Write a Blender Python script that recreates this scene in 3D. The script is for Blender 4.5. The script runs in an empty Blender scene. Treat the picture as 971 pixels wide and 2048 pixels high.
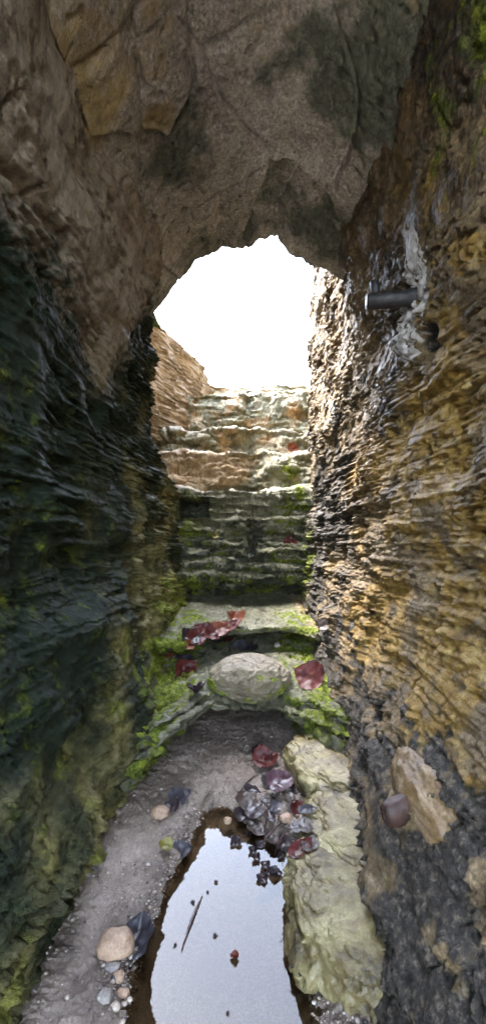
import bpy, math, random
import numpy as np
from mathutils import Vector, Matrix, Euler

random.seed(7)
RNG = np.random.default_rng(7)
SC = bpy.context.scene
COL = SC.collection
R = math.radians

# ------------------------------------------------------------------ camera
CZ = 0.70                      # camera height above the sand floor (m)
F = 859.0                      # focal length in photo pixels
CX, HY = 485.5, 1080.0         # principal column, horizon row
cam = bpy.data.cameras.new('camera')
cam.sensor_fit = 'VERTICAL'
cam.sensor_height = 24.0
cam.lens = F / 2048 * 24.0
cam.shift_y = 56.0 / 2048
cam.clip_start = 0.01
cam.clip_end = 600
camo = bpy.data.objects.new('camera', cam)
camo.location = (0, 0, CZ)
camo.rotation_euler = (R(90), 0, 0)
COL.objects.link(camo)
SC.camera = camo

# ------------------------------------------------------------------ sky, sun, exposure
SUN_EL, SUN_AZ = R(58), R(-62)       # high, beyond the opening and left, behind thin overcast
w = bpy.data.worlds.new('World')
SC.world = w
w.use_nodes = True
wn = w.node_tree.nodes
wl = w.node_tree.links
wn.clear()
sky = wn.new('ShaderNodeTexSky')
sky.sky_type = 'NISHITA'
sky.sun_disc = False
sky.sun_elevation = SUN_EL
sky.sun_rotation = SUN_AZ
sky.dust_density = 2.0
sky.air_density = 1.0
hsv = wn.new('ShaderNodeHueSaturation')      # overcast: most of the blue washed out
hsv.inputs['Saturation'].default_value = 0.65
bg = wn.new('ShaderNodeBackground')
bg.inputs['Strength'].default_value = 0.15
wo = wn.new('ShaderNodeOutputWorld')
wl.new(sky.outputs[0], hsv.inputs['Color'])
wl.new(hsv.outputs[0], bg.inputs['Color'])
wl.new(bg.outputs[0], wo.inputs['Surface'])

sl = bpy.data.lights.new('sun', 'SUN')
sl.energy = 0.5
sl.angle = R(30)
sl.color = (1.0, 0.93, 0.82)
so = bpy.data.objects.new('sun', sl)
COL.objects.link(so)
sdir = Vector((math.sin(SUN_AZ) * math.cos(SUN_EL), math.cos(SUN_AZ) * math.cos(SUN_EL), math.sin(SUN_EL)))
so.rotation_euler = (-sdir).to_track_quat('-Z', 'Y').to_euler()
so.location = (0, 3, 12)

SC.view_settings.view_transform = 'Standard'
SC.view_settings.look = 'None'
SC.view_settings.gamma = 1.0
SC.view_settings.use_curve_mapping = False
SC.view_settings.exposure = 5.45
SC.render.engine = 'CYCLES'
SC.cycles.max_bounces = 10
SC.cycles.diffuse_bounces = 6
SC.cycles.sample_clamp_indirect = 12.0

# ------------------------------------------------------------------ numpy noise
_ang = np.linspace(0, 2 * np.pi, 256, endpoint=False).astype(np.float32)
GX, GY = np.cos(_ang), np.sin(_ang)


def _hash(ix, iy, seed):
    h = (ix.astype(np.uint32) * np.uint32(374761393)) ^ (iy.astype(np.uint32) * np.uint32(668265263)) ^ np.uint32((seed * 2246822519) & 0xffffffff)
    h = (h ^ (h >> np.uint32(13))) * np.uint32(1274126177)
    return h ^ (h >> np.uint32(16))


def pn(x, y, seed=0):
    """2-D gradient noise, about -0.7..0.7 scaled to -1..1"""
    x = np.asarray(x, np.float32); y = np.asarray(y, np.float32)
    x, y = np.broadcast_arrays(x, y)
    fx = np.floor(x); fy = np.floor(y)
    ix = fx.astype(np.int32); iy = fy.astype(np.int32)
    dx = x - fx; dy = y - fy
    u = dx * dx * dx * (dx * (dx * 6 - 15) + 10)
    v = dy * dy * dy * (dy * (dy * 6 - 15) + 10)

    def g(ox, oy):
        h = (_hash(ix + ox, iy + oy, seed) & np.uint32(255)).astype(np.int32)
        return GX[h] * (dx - ox) + GY[h] * (dy - oy)
    a = g(0, 0); b = g(1, 0); c = g(0, 1); d = g(1, 1)
    return ((a + (b - a) * u) * (1 - v) + (c + (d - c) * u) * v) * 1.45


def fbm(x, y, seed=0, o=4, g=0.5):
    s = 0; a = 1.0; t = 0
    for i in range(o):
        s = s + a * pn(x * 2 ** i, y * 2 ** i, seed + i * 17)
        t += a; a *= g
    return s / t * 1.3


def ridged(x, y, seed=0, o=4, g=0.55):
    s = 0; a = 1.0; t = 0
    for i in range(o):
        s = s + a * (1 - np.abs(pn(x * 2 ** i, y * 2 ** i, seed + i * 13)) * 2)
        t += a; a *= g
    return s / t


def worley(x, y, seed=0):
    x = np.asarray(x, np.float32); y = np.asarray(y, np.float32)
    x, y = np.broadcast_arrays(x, y)
    ix = np.floor(x).astype(np.int32); iy = np.floor(y).astype(np.int32)
    f1 = np.full(x.shape, 9.0, np.float32); f2 = f1.copy(); idv = np.zeros(x.shape, np.float32)
    for ox in (-1, 0, 1):
        for oy in (-1, 0, 1):
            h = _hash(ix + ox, iy + oy, seed)
            px = ix + ox + (h & np.uint32(1023)).astype(np.float32) / 1023
            py = iy + oy + ((h >> np.uint32(10)) & np.uint32(1023)).astype(np.float32) / 1023
            d = np.sqrt((px - x) ** 2 + (py - y) ** 2)
            nw = d < f1
            f2 = np.where(nw, f1, np.minimum(f2, d))
            idv = np.where(nw, ((h >> np.uint32(20)) & np.uint32(1023)).astype(np.float32) / 1023, idv)
            f1 = np.where(nw, d, f1)
    return f1, f2, idv


def ss(a, b, x):
    t = np.clip((x - a) / (b - a), 0, 1)
    return t * t * (3 - 2 * t)


def ip(x, pts):
    return np.interp(x, [p[0] for p in pts], [p[1] for p in pts])


def blob(a, b, ca, cb, ra, rb):
    """soft elliptical region 1 at the centre, 0 outside"""
    return np.clip(1.25 - np.sqrt(((a - ca) / ra) ** 2 + ((b - cb) / rb) ** 2), 0, 1)


def seg_dist(x, y, pts):
    d = np.full(np.broadcast(x, y).shape, 9.0, np.float32)
    for (x0, y0), (x1, y1) in zip(pts[:-1], pts[1:]):
        dx, dy = x1 - x0, y1 - y0
        t = np.clip(((x - x0) * dx + (y - y0) * dy) / (dx * dx + dy * dy), 0, 1)
        d = np.minimum(d, np.hypot(x - x0 - t * dx, y - y0 - t * dy))
    return d


def inside(x, y, poly):
    r = np.zeros(np.broadcast(x, y).shape, bool)
    n = len(poly)
    for i in range(n):
        x0, y0 = poly[i]; x1, y1 = poly[(i + 1) % n]
        if y0 == y1:
            continue
        c = ((y0 > y) != (y1 > y)) & (x < (x1 - x0) * (y - y0) / (y1 - y0) + x0)
        r ^= c
    return r


# ------------------------------------------------------------------ mesh helpers
def mesh_np(name, V, Q, attrs=None, mat=None, smooth=True, n=4):
    me = bpy.data.meshes.new(name)
    V = np.ascontiguousarray(V, np.float32).reshape(-1, 3)
    Q = np.ascontiguousarray(Q, np.int32).reshape(-1, n)
    me.vertices.add(len(V)); me.vertices.foreach_set('co', V.ravel())
    me.loops.add(Q.size); me.loops.foreach_set('vertex_index', Q.ravel())
    me.polygons.add(len(Q))
    me.polygons.foreach_set('loop_start', np.arange(0, Q.size, n, dtype=np.int32))
    if smooth:
        me.polygons.foreach_set('use_smooth', np.ones(len(Q), bool))
    for k, a in (attrs or {}).items():
        at = me.attributes.new(k, 'FLOAT', 'POINT')
        at.data.foreach_set('value', np.ascontiguousarray(np.broadcast_to(a, V.shape[:1] if np.ndim(a) < 2 else a.shape), np.float32).ravel())
    me.update(calc_edges=True)
    me.validate()
    if mat:
        me.materials.append(mat)
    return me


def grid_faces(nu, nv, flip=False, wrap=False):
    i = np.arange(nu * nv).reshape(nu, nv)
    if wrap:
        i = np.vstack([i, i[:1]])
    a, b, c, d = i[:-1, :-1], i[1:, :-1], i[1:, 1:], i[:-1, 1:]
    q = np.stack([a, b, c, d], -1).reshape(-1, 4)
    return q[:, ::-1] if flip else q


def obj(name, me, parent=None, loc=None):
    o = bpy.data.objects.new(name, me)
    COL.objects.link(o)
    if parent:
        o.parent = parent
    if loc is not None:
        o.location = loc
    return o


def tag(o, label=None, cat=None, group=None, kind=None):
    if label: o['label'] = label
    if cat: o['category'] = cat
    if group: o['group'] = group
    if kind: o['kind'] = kind
    return o


def grid_obj(name, P, attrs, mat, flip=False):
    nu, nv = P.shape[:2]
    return obj(name, mesh_np(name, P, grid_faces(nu, nv, flip), attrs, mat))


def normals(P):
    du = np.gradient(P, axis=0); dv = np.gradient(P, axis=1)
    n = np.cross(du, dv)
    return n / (np.linalg.norm(n, axis=2, keepdims=True) + 1e-9)


# ------------------------------------------------------------------ materials
def nodes_mat(name):
    m = bpy.data.materials.new(name)
    m.use_nodes = True
    nt = m.node_tree
    return m, nt, nt.nodes['Principled BSDF']


class NT:
    def __init__(s, nt):
        s.n = nt.nodes; s.l = nt.links
        s.pos = s.n.new('ShaderNodeNewGeometry').outputs['Position']

    def obj_coords(s):
        s.pos = s.n.new('ShaderNodeTexCoord').outputs['Object']

    def scaled(s, v):
        m = s.n.new('ShaderNodeMapping')
        m.inputs['Scale'].default_value = v
        s.l.new(s.pos, m.inputs['Vector'])
        return m.outputs[0]

    def noise(s, scale, detail=6, rough=0.6, vec=None, dist=0.0):
        t = s.n.new('ShaderNodeTexNoise')
        t.inputs['Scale'].default_value = scale
        t.inputs['Detail'].default_value = detail
        t.inputs['Roughness'].default_value = rough
        t.inputs['Distortion'].default_value = dist
        s.l.new(vec if vec is not None else s.pos, t.inputs['Vector'])
        return t.outputs['Fac']

    def voronoi(s, scale, vec=None, feat='F1'):
        t = s.n.new('ShaderNodeTexVoronoi')
        t.feature = feat
        t.inputs['Scale'].default_value = scale
        s.l.new(vec if vec is not None else s.pos, t.inputs['Vector'])
        return t.outputs['Distance']

    def ramp(s, fac, stops):
        r = s.n.new('ShaderNodeValToRGB')
        e = r.color_ramp.elements
        while len(e) < len(stops):
            e.new(0.5)
        for k, (p, c) in enumerate(stops):
            e[k].position = p
            e[k].color = (*c, 1) if isinstance(c, (tuple, list)) else (c, c, c, 1)
        s.l.new(fac, r.inputs[0])
        return r.outputs['Color']

    def mix(s, f, a, b, mode='MIX'):
        m = s.n.new('ShaderNodeMix')
        m.data_type = 'RGBA'; m.blend_type = mode
        if isinstance(f, float): m.inputs[0].default_value = f
        else: s.l.new(f, m.inputs[0])
        for v, i in ((a, 6), (b, 7)):
            if isinstance(v, (tuple, list)): m.inputs[i].default_value = (*v, 1)
            else: s.l.new(v, m.inputs[i])
        return m.outputs[2]

    def math(s, op, a, b=None):
        m = s.n.new('ShaderNodeMath'); m.operation = op
        for v, i in ((a, 0), (b, 1)):
            if v is None: continue
            if isinstance(v, (int, float)): m.inputs[i].default_value = v
            else: s.l.new(v, m.inputs[i])
        return m.outputs[0]

    def attr(s, name):
        a = s.n.new('ShaderNodeAttribute'); a.attribute_name = name
        return a.outputs['Fac']

    def bump(s, h, strength, dist, prev=None):
        b = s.n.new('ShaderNodeBump')
        b.inputs['Strength'].default_value = strength
        b.inputs['Distance'].default_value = dist
        s.l.new(h, b.inputs['Height'])
        if prev is not None: s.l.new(prev, b.inputs['Normal'])
        return b.outputs[0]


MOSS = [(0.3, (0.025, 0.04, 0.008)), (0.5, (0.13, 0.165, 0.013)), (0.68, (0.36, 0.41, 0.03))]


def rock_mat(name, base, strata, dark, ochre, stretch=(4, 4, 22), rough=(0.32, 0.75), spec=0.5, speckle=0.5, soft=.22, lime=((.34, .31, .27), (.66, .64, .62))):
    """layered weathered rock; masks come from the mesh: dark, ochre, moss, lime"""
    m, nt, b = nodes_mat(name)
    N = NT(nt)
    n1 = N.noise(7, 8, 0.65, dist=0.6)
    c = N.ramp(n1, base)
    sv = N.scaled(stretch)
    n2 = N.noise(2.2, 6, 0.7, vec=sv)
    c = N.mix(N.ramp(n2, [(0.42, 0.0), (0.62, 0.75)]), c, N.ramp(N.noise(26, 5, 0.7), strata))
    # grains and pale / dark flecks
    g = N.noise(140, 3, 0.7)
    c = N.mix(speckle, c, N.mix(1.0, c, N.ramp(g, [(0.3, 0.35), (0.5, 0.95), (0.72, 1.75)]), 'MULTIPLY'))
    brk = N.noise(38, 6, 0.7, dist=0.4)

    def masked(att, gain=1.6, lo=0.75):
        s = N.math('ADD', N.math('MULTIPLY', N.attr(att), gain), brk)
        return N.ramp(s, [(max(lo - (soft - .22) * .5, 0), 0.0), (min(lo + .11 + soft * .5, 1.0), 1.0)])
    c = N.mix(masked('ochre'), c, N.ramp(N.noise(30, 5, 0.7), ochre))
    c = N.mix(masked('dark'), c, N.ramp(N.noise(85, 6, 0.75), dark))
    mossf = masked('moss')
    c = N.mix(mossf, c, N.ramp(N.noise(60, 6, 0.75), MOSS))
    c = N.mix(masked('lime', 1.6, 0.8), c, N.ramp(N.noise(50, 5, 0.7, vec=N.scaled((1, 1, .25))), [(0.3, lime[0]), (0.6, lime[1])]))
    nt.links.new(c, b.inputs['Base Color'])
    rr = N.ramp(N.noise(22, 6, 0.7), [(0.38, rough[0]), (0.66, rough[1])])
    rr = N.mix(mossf, rr, (0.8, 0.8, 0.8))
    nt.links.new(rr, b.inputs['Roughness'])
    b.inputs['Specular IOR Level'].default_value = spec
    bp = N.bump(N.noise(80, 7, 0.75, vec=N.scaled((1, 1, 1.8))), 0.9, 0.011)
    bp = N.bump(N.noise(280, 4, 0.75), 0.9, 0.005, bp)
    bp = N.bump(N.math('MULTIPLY', N.noise(420, 2, .8), mossf), .9, .006, bp)
    nt.links.new(bp, b.inputs['Normal'])
    return m


M_RIGHT = rock_mat('right_wall_rock',
                   [(0.30, (.026, .019, .010)), (0.43, (.095, .066, .031)), (0.56, (.215, .152, .076)), (0.72, (.34, .265, .165))],
                   [(0.35, (.035, .028, .02)), (0.5, (.18, .125, .06)), (0.66, (.40, .32, .22))],
                   [(0.35, (.008, .007, .006)), (0.52, (.045, .038, .03)), (0.68, (.20, .165, .12))],
                   [(0.3, (.10, .048, .008)), (0.5, (.28, .168, .036)), (0.68, (.44, .32, .12))], rough=(0.4, 0.8), spec=.27, speckle=.75)
M_LEFT = rock_mat('left_wall_rock',
                  [(0.30, (.012, .017, .008)), (0.46, (.032, .040, .017)), (0.60, (.082, .080, .033)), (0.74, (.19, .165, .085))],
                  [(0.35, (.014, .018, .010)), (0.55, (.058, .061, .028)), (0.7, (.20, .175, .105))],
                  [(0.35, (.005, .010, .006)), (0.6, (.015, .023, .012)), (0.75, (.042, .050, .027))],
                  [(0.3, (.07, .060, .018)), (0.5, (.19, .165, .06)), (0.7, (.33, .285, .145))], rough=(0.6, 0.95), spec=.15, soft=.5, lime=((.14, .11, .075), (.31, .255, .19)))
M_VAULT = rock_mat('vault_rock',
                   [(0.32, (.17, .155, .125)), (0.47, (.31, .28, .225)), (0.60, (.41, .37, .305)), (0.74, (.50, .46, .40))],
                   [(0.35, (.20, .175, .16)), (0.5, (.33, .285, .25)), (0.65, (.43, .38, .34))],
                   [(0.35, (.045, .050, .036)), (0.6, (.115, .120, .086)), (0.75, (.24, .235, .18))],
                   [(0.3, (.20, .14, .06)), (0.5, (.33, .245, .11)), (0.7, (.45, .36, .21))], stretch=(9, 2.2, 3), rough=(0.5, 0.85), spec=0.3, speckle=.8, soft=.5)
M_STEP = rock_mat('stepped_rock',
                  [(0.30, (.04, .040, .022)), (0.43, (.105, .102, .058)), (0.56, (.175, .170, .102)), (0.70, (.28, .268, .19))],
                  [(0.35, (.03, .033, .019)), (0.5, (.125, .12, .072)), (0.65, (.29, .27, .19))],
                  [(0.35, (.012, .015, .008)), (0.6, (.045, .049, .031)), (0.75, (.11, .11, .075))],
                  [(0.3, (.13, .080, .032)), (0.5, (.27, .188, .098)), (0.68, (.41, .33, .22))], rough=(0.35, 0.7), spec=.35)

# ------------------------------------------------------------------ wall relief
def strata_relief(a, b, seed, knob=0.5, kx=.040, kz=.013, lay=(1, 1, 1, 1), stx=1.0):
    """horizontal bedding broken into ragged shelves and knobs; metres, mostly 0..0.05"""
    wz = b + 0.012 * fbm(a * 1.4, b * 2.0, seed, 2) + 0.0018 * pn(a * 12, b * 14, seed + 5)
    out = 0.0
    for (s, amp, st), lw in zip(((0.11, .018, 6), (0.046, .011, 9), (0.020, .010, 11), (0.0095, .0070, 11)), lay):
        amp = amp * lw
        if amp == 0: continue
        v = pn(a / (s * st * stx), wz / s, seed + int(s * 1000))
        v = v + 0.30 * pn(a / (s * 1.3 * stx), wz / (s * 0.9), seed + 3 + int(s * 1000)) + .16 * pn(a / (s * .5), wz / (s * .5), seed + 4)
        out = out + amp * (ss(-0.09, 0.06, v) - 0.5)
    wa = a + 0.008 * pn(a * 40, b * 40, seed + 40)
    f1, f2, idv = worley(wa / kx, wz / kz, seed + 60)
    kn = ss(0.0, 0.45, f2 - f1) * (0.35 + 0.9 * idv)
    g1, g2, gi = worley(wa / (kx * .45), wz / (kz * .5), seed + 61)
    kn2 = ss(0.0, 0.5, g2 - g1) * (0.3 + gi)
    out = out + knob * (0.014 * kn + 0.006 * kn2 - .006)
    # pits
    p = pn(wa / 0.05, wz / 0.028, seed + 80)
    out = out - 0.022 * ss(0.42, 0.8, p)
    return out


def depth_axis(y0, y1, n, yn=0.55):
    """samples denser near the viewer's end of the passage"""
    t = np.linspace(math.log(y0 + yn), math.log(y1 + yn), n)
    return np.exp(t) - yn


# ------------------------------------------------------------------ right wall
def right_wall():
    ya = np.concatenate([np.linspace(-.32, 0.42, 26)[:-1], np.geomspace(0.42, 2.62, 400), np.linspace(2.64, 5.8, 50)])
    za = np.concatenate([np.linspace(-0.85, 1.15, 800), np.linspace(1.153, 2.3, 150), np.linspace(2.33, 3.9, 30)])  # topmost rows unseen, raised to cut sky light on the back wall
    a, b = np.meshgrid(ya, za, indexing='ij')
    nearf = ss(1.0, .7, a)
    base = ip(b, [(-.85, .23), (-.7, .24), (-.5, .285), (-.3, .345), (-.1, .385), (.2, .392), (1.1, .39), (2.3, .43)])
    base = base + 0.035 * ss(.9, .2, a) * ss(.1, .8, b)
    base = base - nearf * .045 * ss(-.35, -.6, b)
    base = base - .085 * ss(.50, .95, b) * ss(1.6, 1.2, a)
    corner = 2.50 + 0.03 * pn(b * 4, b * 0, 5) + 0.015 * pn(b * 17, b * 0, 6)
    base = base + ss(0, .10, a - corner) * (0.30 + 0.1 * (a - 2.5))
    kb = 0.55 + 0.75 * ss(.15, .6, b) * ss(.5, 1.0, a) + .35 * ss(-.1, -.4, b)
    stm = 1.0 - 0.45 * ss(.30, .55, b) - 0.35 * ss(-.25, -.5, b)
    lowz = ss(-.28, -.46, b + .05 * fbm(a * 5, b * 5, 20, 3))
    upz = ss(.30, .52, b + .08 * fbm(a * 4, b * 4, 19, 3) + .10 * ss(1.2, 1.9, a))
    near = ss(1.35, .95, a + .15 * fbm(a * 5, b * 5, 18, 3))
    mid = strata_relief(a, b, 11, .6, .036, .0100, (.7, .7, .9, 1.0), 1.4) * (1 - near) + near * (strata_relief(a, b, 15, .10, .05, .010, (.45, .6, .75, .65), 2.6) + .007 * fbm(a * 34, b * 60, 16, 5) - .010 * ss(.35, .7, pn(a / .030, b / .012, 17)))
    top = strata_relief(a, b + .35 * (a - 1.2), 12, 1.0, .030, .024, (.7, .5, .3, 0)) + .008 * (ridged(a / .045, b / .05, 21, 3) - .3)
    low = strata_relief(a, b, 13, .05, .05, .012, (1.3, 1.1, .8, .5), 1.6) + .016 * fbm(a * 10, b * 22, 14, 5)
    low = low * .8 + .012 * fbm(a * 45, b * 70, 24, 5) - .006 * ss(.35, .7, pn(a / .03, b / .014, 25))
    rel = mid * (1 - upz) * (1 - lowz) + top * upz * .75 + low * lowz
    rel = rel * (.35 + .95 * ss(-.35, .35, fbm(a * 4.5, b * 7, 26, 3)))
    jt = np.abs(pn((a + .25 * b) * 5 + 3, b * 1.6, 27)) + .5 * np.abs(pn(a * 20, b * 20, 28))
    rel = rel - .022 * ss(.09, .0, jt)
    big = 0.035 * fbm(a * 2.2, b * 2.8, 31, 3) + 0.014 * fbm(a * 7, b * 9, 33, 3)
    # near the vault the face is smoother and scooped
    soft = ss(.42, .75, b + .12 * fbm(a * 4, b * 4, 39, 3)) * ss(1.4, .9, a)
    rel = rel * (1 - .55 * soft)
    # pipe: crumbled mortar round it, hollow below
    crust = np.maximum(blob(a, b, .925, .555, .045, .13), blob(a, b, .98, .475, .05, .08))
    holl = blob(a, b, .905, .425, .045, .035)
    d_all = big + rel + .007 * ss(.3, .7, crust) - .05 * ss(0.2, .9, holl)
    X = base - d_all
    P = np.stack([X, a, CZ + b - 0.25 * rel], -1)
    f = fbm(a * 3, b * 3, 51, 4)
    f2 = fbm(a * 9, b * 12, 52, 4)
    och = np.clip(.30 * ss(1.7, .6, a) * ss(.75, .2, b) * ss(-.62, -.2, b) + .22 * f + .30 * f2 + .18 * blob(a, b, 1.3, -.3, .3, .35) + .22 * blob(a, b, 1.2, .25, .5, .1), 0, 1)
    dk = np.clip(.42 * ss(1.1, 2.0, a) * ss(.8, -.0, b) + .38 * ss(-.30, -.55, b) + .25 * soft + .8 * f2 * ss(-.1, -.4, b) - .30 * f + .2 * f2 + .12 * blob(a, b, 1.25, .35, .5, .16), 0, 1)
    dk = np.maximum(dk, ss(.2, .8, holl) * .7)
    moss = np.clip(.30 * ss(2.05, 2.45, a) * ss(.35, -.1, b) * (f2 > -.1) * ss(-.5, -.2, b) + .40 * ss(.4, .8, b) * ss(1.0, .65, a) * (f2 + .45), 0, 1)
    st = .12 + pn(a / .009, b / .14, 71) + .6 * pn(a / .004, b / .07, 72)
    lime = ss(.18, .55, crust) * ss(-.25, .25, st)
    lime = lime * (1 - ss(.2, .6, holl))
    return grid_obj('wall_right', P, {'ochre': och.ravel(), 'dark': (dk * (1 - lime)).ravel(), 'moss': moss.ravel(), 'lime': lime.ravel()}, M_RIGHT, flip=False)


wall_r = right_wall()
tag(wall_r, 'tall layered ochre brown rock wall with ragged wet shelves on the right', kind='structure')


# ------------------------------------------------------------------ left wall
def left_wall():
    ya = np.concatenate([np.linspace(-.32, 0.42, 26)[:-1], np.geomspace(0.42, 2.6, 330), np.linspace(2.61, 5.8, 150)])
    za = np.concatenate([np.linspace(-0.85, 1.05, 680), np.linspace(1.053, 1.86, 130)])
    a, b = np.meshgrid(ya, za, indexing='ij')
    base = -ip(b, [(-.85, .235), (-.7, .25), (-.62, .262), (-.5, .30), (-.35, .335), (-.1, .36), (.1, .372), (.4, .38), (1.0, .37), (1.86, .40)])
    base = base + .10 * ss(.40, .85, b) * ss(1.55, 1.25, a)
    dend = ip(b, [(-.85, 2.75), (-.1, 2.7), (.02, 2.42), (.25, 2.36), (.33, 2.15), (.42, 1.86), (.5, 1.77), (1.0, 1.74), (1.86, 1.7)])
    dend = dend + .05 * pn(b * 7, b * 0, 3) + .02 * pn(b * 25, b * 0, 4)
    cliff = -ip(a, [(2.4, .74), (2.8, .74), (3.43, .72), (4.0, .53), (4.5, .37), (5.0, .33), (5.8, .2)])
    cliff = cliff - .10 * ss(.9, 1.8, b)
    k = ss(0, .10, a - dend)
    base = base * (1 - k) + cliff * k
    slow = ss(1.55, 1.1, a + .12 * fbm(a * 4, b * 4, 119, 3)) * ss(-.62, -.30, b + .25 * (a - 1))    # nearer part is smoother, water-worn
    rough = strata_relief(a, b, 111, .8, .036, .016) * (1 + .3 * ss(2.5, 3.2, a))
    worn = strata_relief(a, b, 112, .15, .05, .014, (.8, .9, .8, .7), 2.0) + .008 * fbm(a * 7, b * 12, 123, 5) + .005 * fbm(a * 40, b * 60, 124, 4)
    rel = rough * (1 - slow) + worn * slow
    rel = rel * (.35 + .95 * ss(-.35, .35, fbm(a * 4.5, b * 6, 126, 3)))
    rel = rel * (1 - .35 * ss(.38, .7, b) * ss(1.5, 1.2, a))
    jt = np.abs(pn((a - .2 * b) * 5 + 3, b * 1.6, 127)) + .5 * np.abs(pn(a * 20, b * 20, 128))
    rel = rel - .022 * ss(.08, .0, jt)
    big = 0.045 * fbm(a * 2.0, b * 2.4, 131, 3) + 0.018 * fbm(a * 6, b * 8, 133, 3)
    # water-worn shelf and hollow on the near part, overhang at the foot
    shelf = .022 * ss(.05, 0, np.abs(b + .16 - .10 * (a - 1.0) + .03 * pn(a * 6, b * 3, 125))) * (.5 + pn(a * 5, b * 2, 126)) * ss(1.5, 1.2, a)
    holl = .05 * blob(a, b, .98, -.05, .28, .12) * 1.2
    foot = .055 * ss(-.53, -.66, b + .05 * pn(a * 5, a * 0, 9)) * ss(1.35, 1.0, a)
    d = (big + rel + shelf - holl - foot)
    X = base + d
    P = np.stack([X, a, CZ + b - .25 * rel], -1)
    f = fbm(a * 3.2, b * 3.2, 151, 4); f2 = fbm(a * 10, b * 13, 152, 4)
    lowfar = ss(-.12, -.32, b) * ss(.8, 1.1, a)
    far = ss(2.45, 2.7, a)
    och = np.clip(.30 + .3 * f + .16 * lowfar + .02 * far + .25 * f2 * (1 - far) - .15, 0, 1)
    vt = ss(.32, .80, b + .15 * f) * ss(1.5, 1.1, a)
    och = np.clip(och + .25 * blob(a, b, 3.0, .72, .5, .22), 0, 1)
    farl = far * .42 * ss(.5, 1.1, b)
    dk = np.clip(.34 * slow - .3 * f - .5 * far + .1 + .2 * ss(.2, .4, b) * (1 - far) * (1 - vt) - .3 * vt - .15 * lowfar, 0, 1)
    edge = blob(a, b, 1.35, -.62, .35, .08) + blob(a, b, 1.5, -.45, .3, .12) + .9 * blob(a, b, 2.1, -.3, .4, .15)
    moss = np.clip(.55 * edge * (f2 + .6) + .20 * ss(-.2, -.5, b) * (f2 + f) + .16 * slow * ss(.5, .1, b) * (f2 + .2), 0, .8)
    moss = moss + .25 * ss(.0, .4, f2) * ss(1.6, 2.2, a) * (1 - far) * ss(.2, -.1, b)
    return grid_obj('wall_left', P, {'ochre': och.ravel(), 'dark': dk.ravel(), 'moss': moss.ravel(), 'lime': np.maximum(vt * .5, farl).ravel()}, M_LEFT, flip=True), None


wall_l, _ = left_wall()
tag(wall_l, 'dark mossy rock wall on the left with the pale cliff behind it', kind='structure')

# ------------------------------------------------------------------ vault overhead
RIM = [(-.60, .50), (-.45, .66), (-.36, .74), (-.323, .775), (-.297, .82), (-.27, .845), (-.236, .89), (-.21, .93), (-.148, .96), (-.096, .987), (-.072, 1.018),
       (-.03, 1.012), (.009, 1.004), (.05, 1.018), (.096, 1.036), (.13, 1.02), (.157, .987), (.20, .955), (.227, .945), (.30, .925), (.375, .88), (.45, .80), (.60, .62)]


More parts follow.
